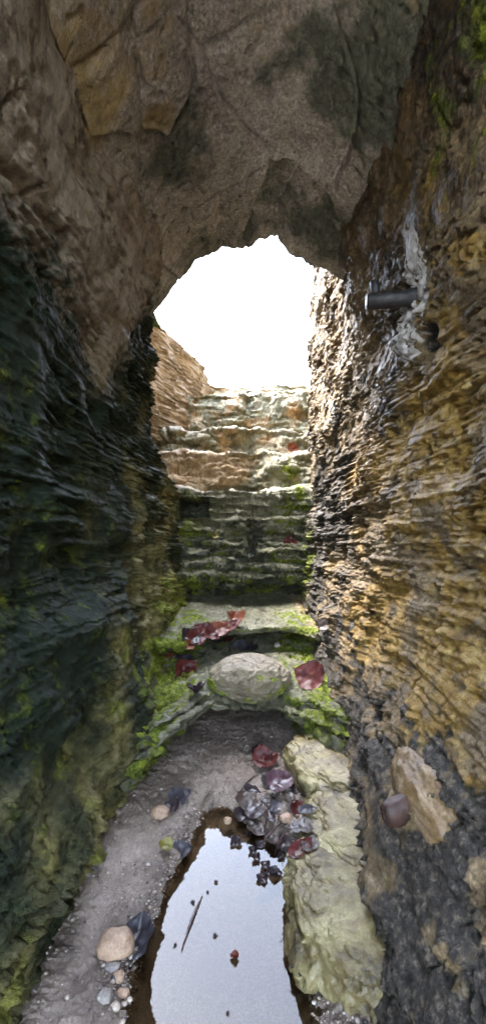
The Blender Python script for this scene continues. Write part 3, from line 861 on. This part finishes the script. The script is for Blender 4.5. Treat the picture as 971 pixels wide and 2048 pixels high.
lo, no = hit(822, 596)
pipe = obj('iron_pipe', None, loc=lo)
tag(pipe, 'short dark iron pipe jutting from the white crusted patch high on the right wall', 'pipe')
ax = Vector((-1, .24, .04)).normalized()
prism(circ(.0170, 22), [(-ax * .03, 1.15, ax), (ax * .004, 1.2, ax), (ax * .008, 1.0, ax), (ax * .03, .98, ax), (ax * .05, 1.02, ax), (ax * .07, .97, ax), (ax * .088, 1.0, ax), (ax * .094, .93, ax)], 'tube', M_IRON, pipe, .0011)
e = ax * .094
prism(circ(.0150), [(e + ax * .0003, 1, ax), (e + ax * .0035, .96, ax), (e + ax * .004, .7, ax)], 'end_cap', M_CAP, pipe)
u = Vector((-.05, .0, 1)).normalized(); e2 = ax * .076
nub = prism(circ(.0105, 14), [(e2 + u * .010, 1, u), (e2 + u * .030, 1, u), (e2 + u * .043, .98, u), (e2 + u * .045, .8, u)], 'bolt', M_IRON, pipe, .0004)

# ------------------------------------------------------------------ leaves
def leaf_mat(name, cols, rough=.34, coat=.22):
    m, nt, b = nodes_mat(name)
    N = NT(nt); N.obj_coords()
    c = N.ramp(N.noise(28, 6, .7, dist=.5), cols)
    c = N.mix(N.attr('vein'), c, N.mix(1.0, c, (.55, .5, .5), 'MULTIPLY'))
    nt.links.new(c, b.inputs['Base Color'])
    nt.links.new(N.ramp(N.noise(40, 4, .6), [(.4, rough), (.65, rough + .25)]), b.inputs['Roughness'])
    b.inputs['Coat Weight'].default_value = coat * .15
    b.inputs['Specular IOR Level'].default_value = .22
    b.inputs['Coat Roughness'].default_value = .25
    nt.links.new(N.bump(N.noise(110, 3, .5), .3, .002), b.inputs['Normal'])
    return m


LM = {'red': leaf_mat('red_leaf', [(.3, (0.020, 0.004, 0.004)), (.5, (0.060, 0.011, 0.010)), (.7, (0.10, 0.026, 0.020))]),
      'rust': leaf_mat('rust_leaf', [(.3, (0.0350, 0.0075, 0.0040)), (.5, (0.1000, 0.0250, 0.0110)), (.7, (0.1500, 0.0550, 0.0250))]),
      'dark': leaf_mat('black_leaf', [(.3, (0.0100, 0.0070, 0.0080)), (.5, (0.0250, 0.0170, 0.0190)), (.7, (0.0450, 0.0325, 0.0350))], .3, .35),
      'grey': leaf_mat('slate_leaf', [(.3, (0.016, 0.015, 0.018)), (.5, (0.034, 0.031, 0.037)), (.7, (0.065, 0.06, 0.068))], .35, .35),
      'brown': leaf_mat('brown_leaf', [(.3, (.014, .010, .008)), (.5, (.038, .026, .02)), (.7, (.075, .055, .044))], .35, .3),
      'purple': leaf_mat('mauve_leaf', [(.3, (0.022, 0.010, 0.014)), (.5, (0.055, 0.028, 0.036)), (.7, (0.095, 0.058, 0.068))], .25, .7),
      'yellow': leaf_mat('yellow_leaf', [(.3, (0.0700, 0.0600, 0.0100)), (.5, (0.1500, 0.1350, 0.0300)), (.7, (0.2100, 0.1900, 0.0600))], .3, .4)}


def leaf_mesh(seed, size, curl, fold, crump, lobes=0.0, width=.42):
    nu, nv = 19, 13
    u, v = np.meshgrid(np.linspace(0, 1, nu), np.linspace(-1, 1, nv), indexing='ij')
    prof = np.sin(np.pi * np.clip(u, 0, 1) ** .72) ** .75
    edge = 1 + .07 * np.sin(u * 40) * np.abs(v) + lobes * np.sin(u * 13 + .5) * np.abs(v)
    X = (u - .5) * (1 - .05 * np.abs(v))
    Y = v * prof * width * edge
    ven = np.exp(-(v / .07) ** 2)
    sv = np.abs(((u - .28 * np.abs(v)) * 7) % 1 - .5)
    ven = np.maximum(ven, .8 * ss(.42, .5, sv) * (np.abs(v) < .9))
    Zz = fold * np.abs(Y) + curl * (Y ** 2) * 2.2 + curl * .9 * (X ** 2) + crump * fbm(X * 3.2 + seed, Y * 3.2, seed, 3) + .012 * ven
    a = curl * 1.1 * Y
    P = np.stack([X, Y * np.cos(a), Zz], -1) * size
    V = P.reshape(-1, 3)
    n = len(V)
    V2 = V - np.array([0, 0, .0009])
    q = grid_faces(nu, nv)
    # stalk
    k = len(V) * 2
    st = []; sq_ = []
    for i in range(5):
        t = i / 4
        c = np.array([-.5 - .32 * t, .05 * t * t, float(Zz[0, nv // 2]) + .08 * t * t]) * size
        r = .011 * size * (1 - .3 * t)
        st += [c + np.array([0, r * math.cos(j * 2.0944), r * math.sin(j * 2.0944)]) for j in range(3)]
    for i in range(4):
        for j in range(3):
            sq_.append((k + i * 3 + j, k + i * 3 + (j + 1) % 3, k + (i + 1) * 3 + (j + 1) % 3, k + (i + 1) * 3 + j))
    return np.vstack([V, V2]), np.vstack([q, q[:, ::-1] + n]), np.concatenate([ven.ravel(), ven.ravel()]), np.array(st), np.array(sq_) - k


def leaf(px, py, size, kind, ang, label, group=None, tilt=(0, 0), curl=.5, fold=.12, crump=.10, lift=.004, lobes=0.0, width=.42, flatn=False, face=None):
    leaf.k += 1
    VV, QQ, va, sv_, sf_ = leaf_mesh(900 + leaf.k * 3, size, curl, fold, crump, lobes, width)
    me = mesh_np('leaf', VV, QQ, {'vein': va}, LM[kind])
    lo, no = hit(px, py)
    no = (no * .6 + Vector((0, -.35, .8))).normalized() if not flatn else (no * .3 + Vector((0, -.12, 1))).normalized()
    if face: no = Vector(face).normalized()
    o = obj('leaf', me)
    rot = no.to_track_quat('Z', 'Y').to_matrix().to_4x4() @ Matrix.Rotation(R(ang), 4, 'Z') @ Matrix.Rotation(R(tilt[0]), 4, 'X') @ Matrix.Rotation(R(tilt[1]), 4, 'Y')
    o.matrix_world = Matrix.Translation(lo + no * lift) @ rot
    if size > .06:
        obj('stalk', mesh_np('stalk', sv_, sf_, {'vein': np.ones(len(sv_))}, LM[kind]), o)
    tag(o, label, 'leaf', group)
    return o


leaf.k = 0
# drift of red leaves on the upper ledge
H = 'wet dark red leaf in the drift at the left of the upper ledge'
Gd = 'red leaves drifted together on the upper ledge'
for px, py, sz, kd, an, tl in [(392, 1283, .085, 'red', 20, (8, 0)), (415, 1276, .10, 'red', -30, (-6, 8)), (440, 1268, .10, 'rust', 10, (5, -6)), (462, 1262, .10, 'red', 60, (-8, 4)),
                               (430, 1284, .09, 'dark', 150, (4, 4)), (402, 1268, .085, 'red', 80, (6, -8)), (450, 1278, .08, 'red', 200, (-10, 5))]:
    leaf(px, py, sz, kd, an, H, Gd, tl, curl=random.uniform(.2, .6), lift=random.uniform(.010, .026), face=(random.uniform(-.3, .3), -.55, .8))
leaf(472, 1250, .11, 'rust', -20, 'orange red leaf curled at the far end of the leaf drift', 'red leaves drifted together on the upper ledge', (-22, 10), .8, .1, .12, .02)
leaf(378, 1278, .10, 'dark', 70, 'glossy blackened leaf hanging over the lip at the drift\'s left end', None, (15, 25), .6, .1, .14, .016)
leaf(378, 1292, .05, 'rust', 10, 'small bright orange leaf scrap below the leaf drift', None, (10, 0), .4)
leaf(336, 1310, .06, 'rust', 60, 'small russet leaf against the mossy left wall beside the ledges', None, (20, 10), .4)
leaf(372, 1345, .095, 'red', 35, 'red leaf with a silvery wet sheen left of the clay boulder', None, (18, -12), .7, .15, .16, .012)
leaf(366, 1325, .08, 'grey', 120, 'slate grey leaf lying behind the sheeny red leaf', None, (14, 10), .5, .1, .12, .014)
leaf(394, 1388, .075, 'dark', 75, 'crumpled black leaf at the front of the lower ledge, left of the boulder', None, (-10, 20), .9, .2, .22, .012)
leaf(484, 1300, .085, 'grey', 5, 'grey blue leaf lying behind the top of the clay boulder', None, (0, 5), .4, .1, .12, .012)
leaf(506, 1304, .05, 'dark', 60, 'tightly curled black leaf touching the grey blue leaf behind the boulder', None, (10, 20), 1.3, .3, .2, .014)
leaf(617, 1356, .115, 'red', 160, 'broad flat red brown leaf with clear veins, right of the clay boulder', None, (0, 0), .2, .05, .05, .022, .05, .48, face=(-.2, -.85, .75))
leaf(578, 1085, .085, 'red', 95, 'single brown red leaf stuck low on the layered back wall', None, (0, 0), .3, .1, .08, .016, 0, .46, face=(0, -1, .3))
leaf(585, 899, .11, 'rust', 10, 'small reddish leaf high on the back wall near the right corner', None, (20, 0), .4, .1, .1, .012)
leaf(432, 1072, .05, 'yellow', 10, 'tiny yellow leaf on the back wall under the square niche', None, (20, 0), .4)
leaf(650, 1250, .06, 'brown', 20, 'dull brown leaf at the right end of the upper ledge', None, (4, 0), .2, .05, .06)
# foot of the lower ledge and the shore of the puddle
leaf(532, 1526, .085, 'red', 25, 'dark red leaf under the overhang, above the leaf heap by the puddle', None, (10, 0), .5, .1, .12, .012)
leaf(520, 1510, .07, 'dark', 100, 'black wet leaf tucked under the ledge behind the dark red one', None, (5, 5), .5, .1, .12, .008)
leaf(563, 1580, .085, 'purple', 40, 'mauve leaf on top of the heap beside the puddle', None, (0, -6), .35, .08, .08, .022, 0, .46)
Hp = 'dark sodden leaf in the heap at the far right end of the puddle'
Gp = 'sodden leaves heaped beside the puddle'
for i in range(20):
    px, py = [(505, 1585), (535, 1600), (550, 1618), (580, 1602), (598, 1625), (612, 1655), (590, 1655), (566, 1645), (540, 1638), (512, 1622), (492, 1608), (484, 1634), (512, 1660), (545, 1680), (602, 1700), (572, 1690), (615, 1625), (596, 1580), (535, 1562), (620, 1690)][i]
    leaf(px, py, random.uniform(.045, .068), random.choice(['grey', 'dark', 'brown', 'brown', 'brown', 'dark', 'red']), random.uniform(0, 360), Hp, Gp, (random.uniform(-9, 9), random.uniform(-9, 9)), random.uniform(.0, .5), .05, .05, random.uniform(.001, .008), random.choice([0, .06, .12]), random.uniform(.26, .44), flatn=True)
Hw = 'small black leaf scrap floating at the far end of the puddle'
Gw = 'leaf scraps floating on the puddle'
for px, py in [(470, 1688), (505, 1705), (520, 1690), (545, 1745), (552, 1750), (530, 1735), (512, 1720), (498, 1668), (560, 1715), (525, 1760)]:
    leaf(px, py, random.uniform(.018, .035), 'dark', random.uniform(0, 360), Hw, Gw, (random.uniform(-12, 12), 0), random.uniform(.3, 1.0), .1, .1, .001, flatn=True)
for px, py in [(415, 1785), (432, 1765), (430, 1872), (455, 2027), (385, 1806), (350, 1892), (588, 1902), (600, 1950), (584, 1935), (528, 1652), (482, 1672)]:
    leaf(px, py, random.uniform(.005, .009), 'dark', random.uniform(0, 360), 'tiny dark speck of leaf floating on the open water of the puddle', 'specks floating on the puddle', (0, 0), .5, .1, .1, .001, flatn=True)
leaf(280, 1878, .075, 'grey', 100, 'crumpled slate grey leaf beside the brown stone on the left shore', None, (-6, 6), .5, .15, .16, .006, .04, .46)
leaf(365, 1705, .05, 'grey', 20, 'small grey leaf half in the water on the left shore', None, (5, 0), .5, .1, .12, .004)
leaf(330, 1692, .035, 'yellow', 150, 'tiny yellow green leaf on the sand of the left shore', None, (5, 0), .5)
leaf(360, 1598, .07, 'grey', 60, 'faded grey leaf pressed in the sand under the mossy left wall', None, (0, 4), .3, .06, .08, .003)
leaf(345, 1615, .045, 'dark', 170, 'small black leaf on the sand at the foot of the left wall', None, (0, 4), .4)
leaf(468, 1915, .016, 'rust', 170, 'small orange brown leaf floating alone in the middle of the puddle', None, (0, 0), .9, .2, .1, .002)


# ------------------------------------------------------------------ sticks
M_TWIG = leaf_mat('dark_twig', [(.3, (.015, .007, .008)), (.5, (.045, .022, .02)), (.7, (.11, .06, .05))], .25, .5)


def twig(p0, p1, r, label, bend=.06, lift=(.004, .004), group=None, taper=(.3, 1.0, .25)):
    a, _ = hit(*p0); b_, _ = hit(*p1)
    a = a + Vector((0, 0, lift[0])); b_ = b_ + Vector((0, 0, lift[1]))
    ax = (b_ - a); L = ax.length; ax.normalize()
    side = ax.cross(Vector((0, 0, 1))).normalized()
    path = []
    for i in range(10):
        t = i / 9
        s_ = np.interp(t, [0, .45, 1], taper)
        path.append((tuple(a + (b_ - a) * t + side * L * bend * math.sin(t * math.pi) - a), float(s_), tuple(ax)))
    o = prism(circ(r, 9), path, 'twig', M_TWIG, None, r * .08)
    o.location = a
    return tag(o, label, 'twig', group)


twig((404, 1793), (363, 1903), .0034, 'long dark tapered stick floating lengthwise in the puddle', .015, (.001, .001))
twig((532, 1622), (526, 1672), .0035, 'reddish twig standing up at the edge of the leaf heap', -.08, (.02, .006))
twig((560, 1660), (522, 1690), .0035, 'blackish twig lying from the leaf heap into the water', .04, (.016, .003))
twig((572, 1672), (548, 1712), .003, 'short black twig nearest the boulder in the leaf heap', .05, (.012, .002))
twig((520, 1552), (478, 1590), .003, 'thin grey twig on the sand behind the leaf heap', .10, (.008, .004))
twig((420, 1585), (406, 1604), .002, 'tiny straight twig on the sand above the puddle', .0, (.003, .003))

# ------------------------------------------------------------------ single stones
def stone(px, py, rad, seed, mat, label, sink=.35, rot=0, nu=40, nv=22):
    lo, no = hit(px, py)
    o = rock('stone', lo + Vector((0, 0, rad[2] * (1 - 2 * sink))), rad, seed, mat, nu, nv, .22, .04, .03, .85, rot=rot)
    return tag(o, label, 'stone')


stone(232, 1902, (.030, .022, .021), 71, M_STONE, 'largest brown stone on the left shore beside the grey leaf', .25, .3)
stone(237, 1957, (.009, .008, .007), 72, M_STONE, 'small reddish stone just below the big brown one', .3)
stone(225, 1938, (.012, .009, .007), 73, M_GREY, 'dull olive stone tucked under the big brown one', .3)
stone(208, 1996, (.011, .010, .007), 74, M_GREY, 'lone dull stone on the bare sand at the bottom left', .3)
stone(246, 1990, (.010, .006, .006), 75, M_STONE, 'small red brown stone by the water at the bottom left', .3)
stone(455, 1645, (.010, .008, .008), 76, M_STONE, 'tan pebble standing in the far tip of the puddle', .2)
stone(554, 1293, (.016, .014, .012), 77, M_GREY, 'rounded grey pebble on the ledge behind the boulder, right side', .25)
stone(320, 1630, (.022, .016, .014), 78, M_STONE, 'reddish brown stone at the foot of the left wall by the sand', .3)
stone(300, 1855, (.008, .007, .006), 79, M_GREY, 'small dark pebble at the water line above the grey leaf', .3)
stone(572, 1642, (.016, .013, .010), 81, M_STONE, 'brown stone among the heaped leaves at the puddle end', .2)


# ------------------------------------------------------------------ gravel
def gravel():
    t = (1 + 5 ** .5) / 2
    iv = np.array([(-1, t, 0), (1, t, 0), (-1, -t, 0), (1, -t, 0), (0, -1, t), (0, 1, t), (0, -1, -t), (0, 1, -t), (t, 0, -1), (t, 0, 1), (-t, 0, -1), (-t, 0, 1)]) / math.sqrt(1 + t * t)
    it = np.array([(0, 11, 5), (0, 5, 1), (0, 1, 7), (0, 7, 10), (0, 10, 11), (1, 5, 9), (5, 11, 4), (11, 10, 2), (10, 7, 6), (7, 1, 8), (3, 9, 4), (3, 4, 2), (3, 2, 6), (3, 6, 8), (3, 8, 9), (4, 9, 5), (2, 4, 11), (6, 2, 10), (8, 6, 7), (9, 8, 1)])
    co = np.empty(len(sand.data.vertices) * 3, np.float32)
    sand.data.vertices.foreach_get('co', co)
    co = co.reshape(-1, 3)
    sdv = seg_dist(co[:, 0], co[:, 1], SHORE + [SHORE[0]])
    ok = (co[:, 1] > .5) & (co[:, 1] < 1.6) & (co[:, 2] > CZ - .707)
    p = np.where(ok, np.exp(-(sdv / .035) ** 2) + .22, 0) * (.4 + (pn(co[:, 0] * 14, co[:, 1] * 14, 601) > 0) * 1.0)
    idx = RNG.choice(len(co), 4600, False, p / p.sum())
    V = []; T = []; k = 0
    tone = []
    for i in idx:
        r = RNG.lognormal(-6.35, .5)
        q, _ = np.linalg.qr(RNG.normal(size=(3, 3)))
        v = (iv * RNG.uniform(.75, 1.2, (12, 1))) @ q * np.array([1, .85, .6]) * r
        V.append(v + co[i] + np.array([0, 0, r * .25])); T.append(it + k); k += 12
        tone.append(np.full(12, RNG.random()))
    m, nt, b = nodes_mat('grit')
    N = NT(nt)
    nt.links.new(N.ramp(N.attr('tone'), [(0, (.03, .025, .025)), (.35, (.12, .095, .075)), (.65, (.20, .165, .14)), (.9, (.34, .28, .22)), (1, (.42, .38, .34))]), b.inputs['Base Color'])
    b.inputs['Roughness'].default_value = .35
    o = obj('gravel', mesh_np('gravel', np.vstack(V), np.vstack(T), {'tone': np.concatenate(tone)}, m, True, 3))
    tag(o, 'fine gravel and grit strewn along the shore of the puddle', 'gravel', kind='stuff')


gravel()
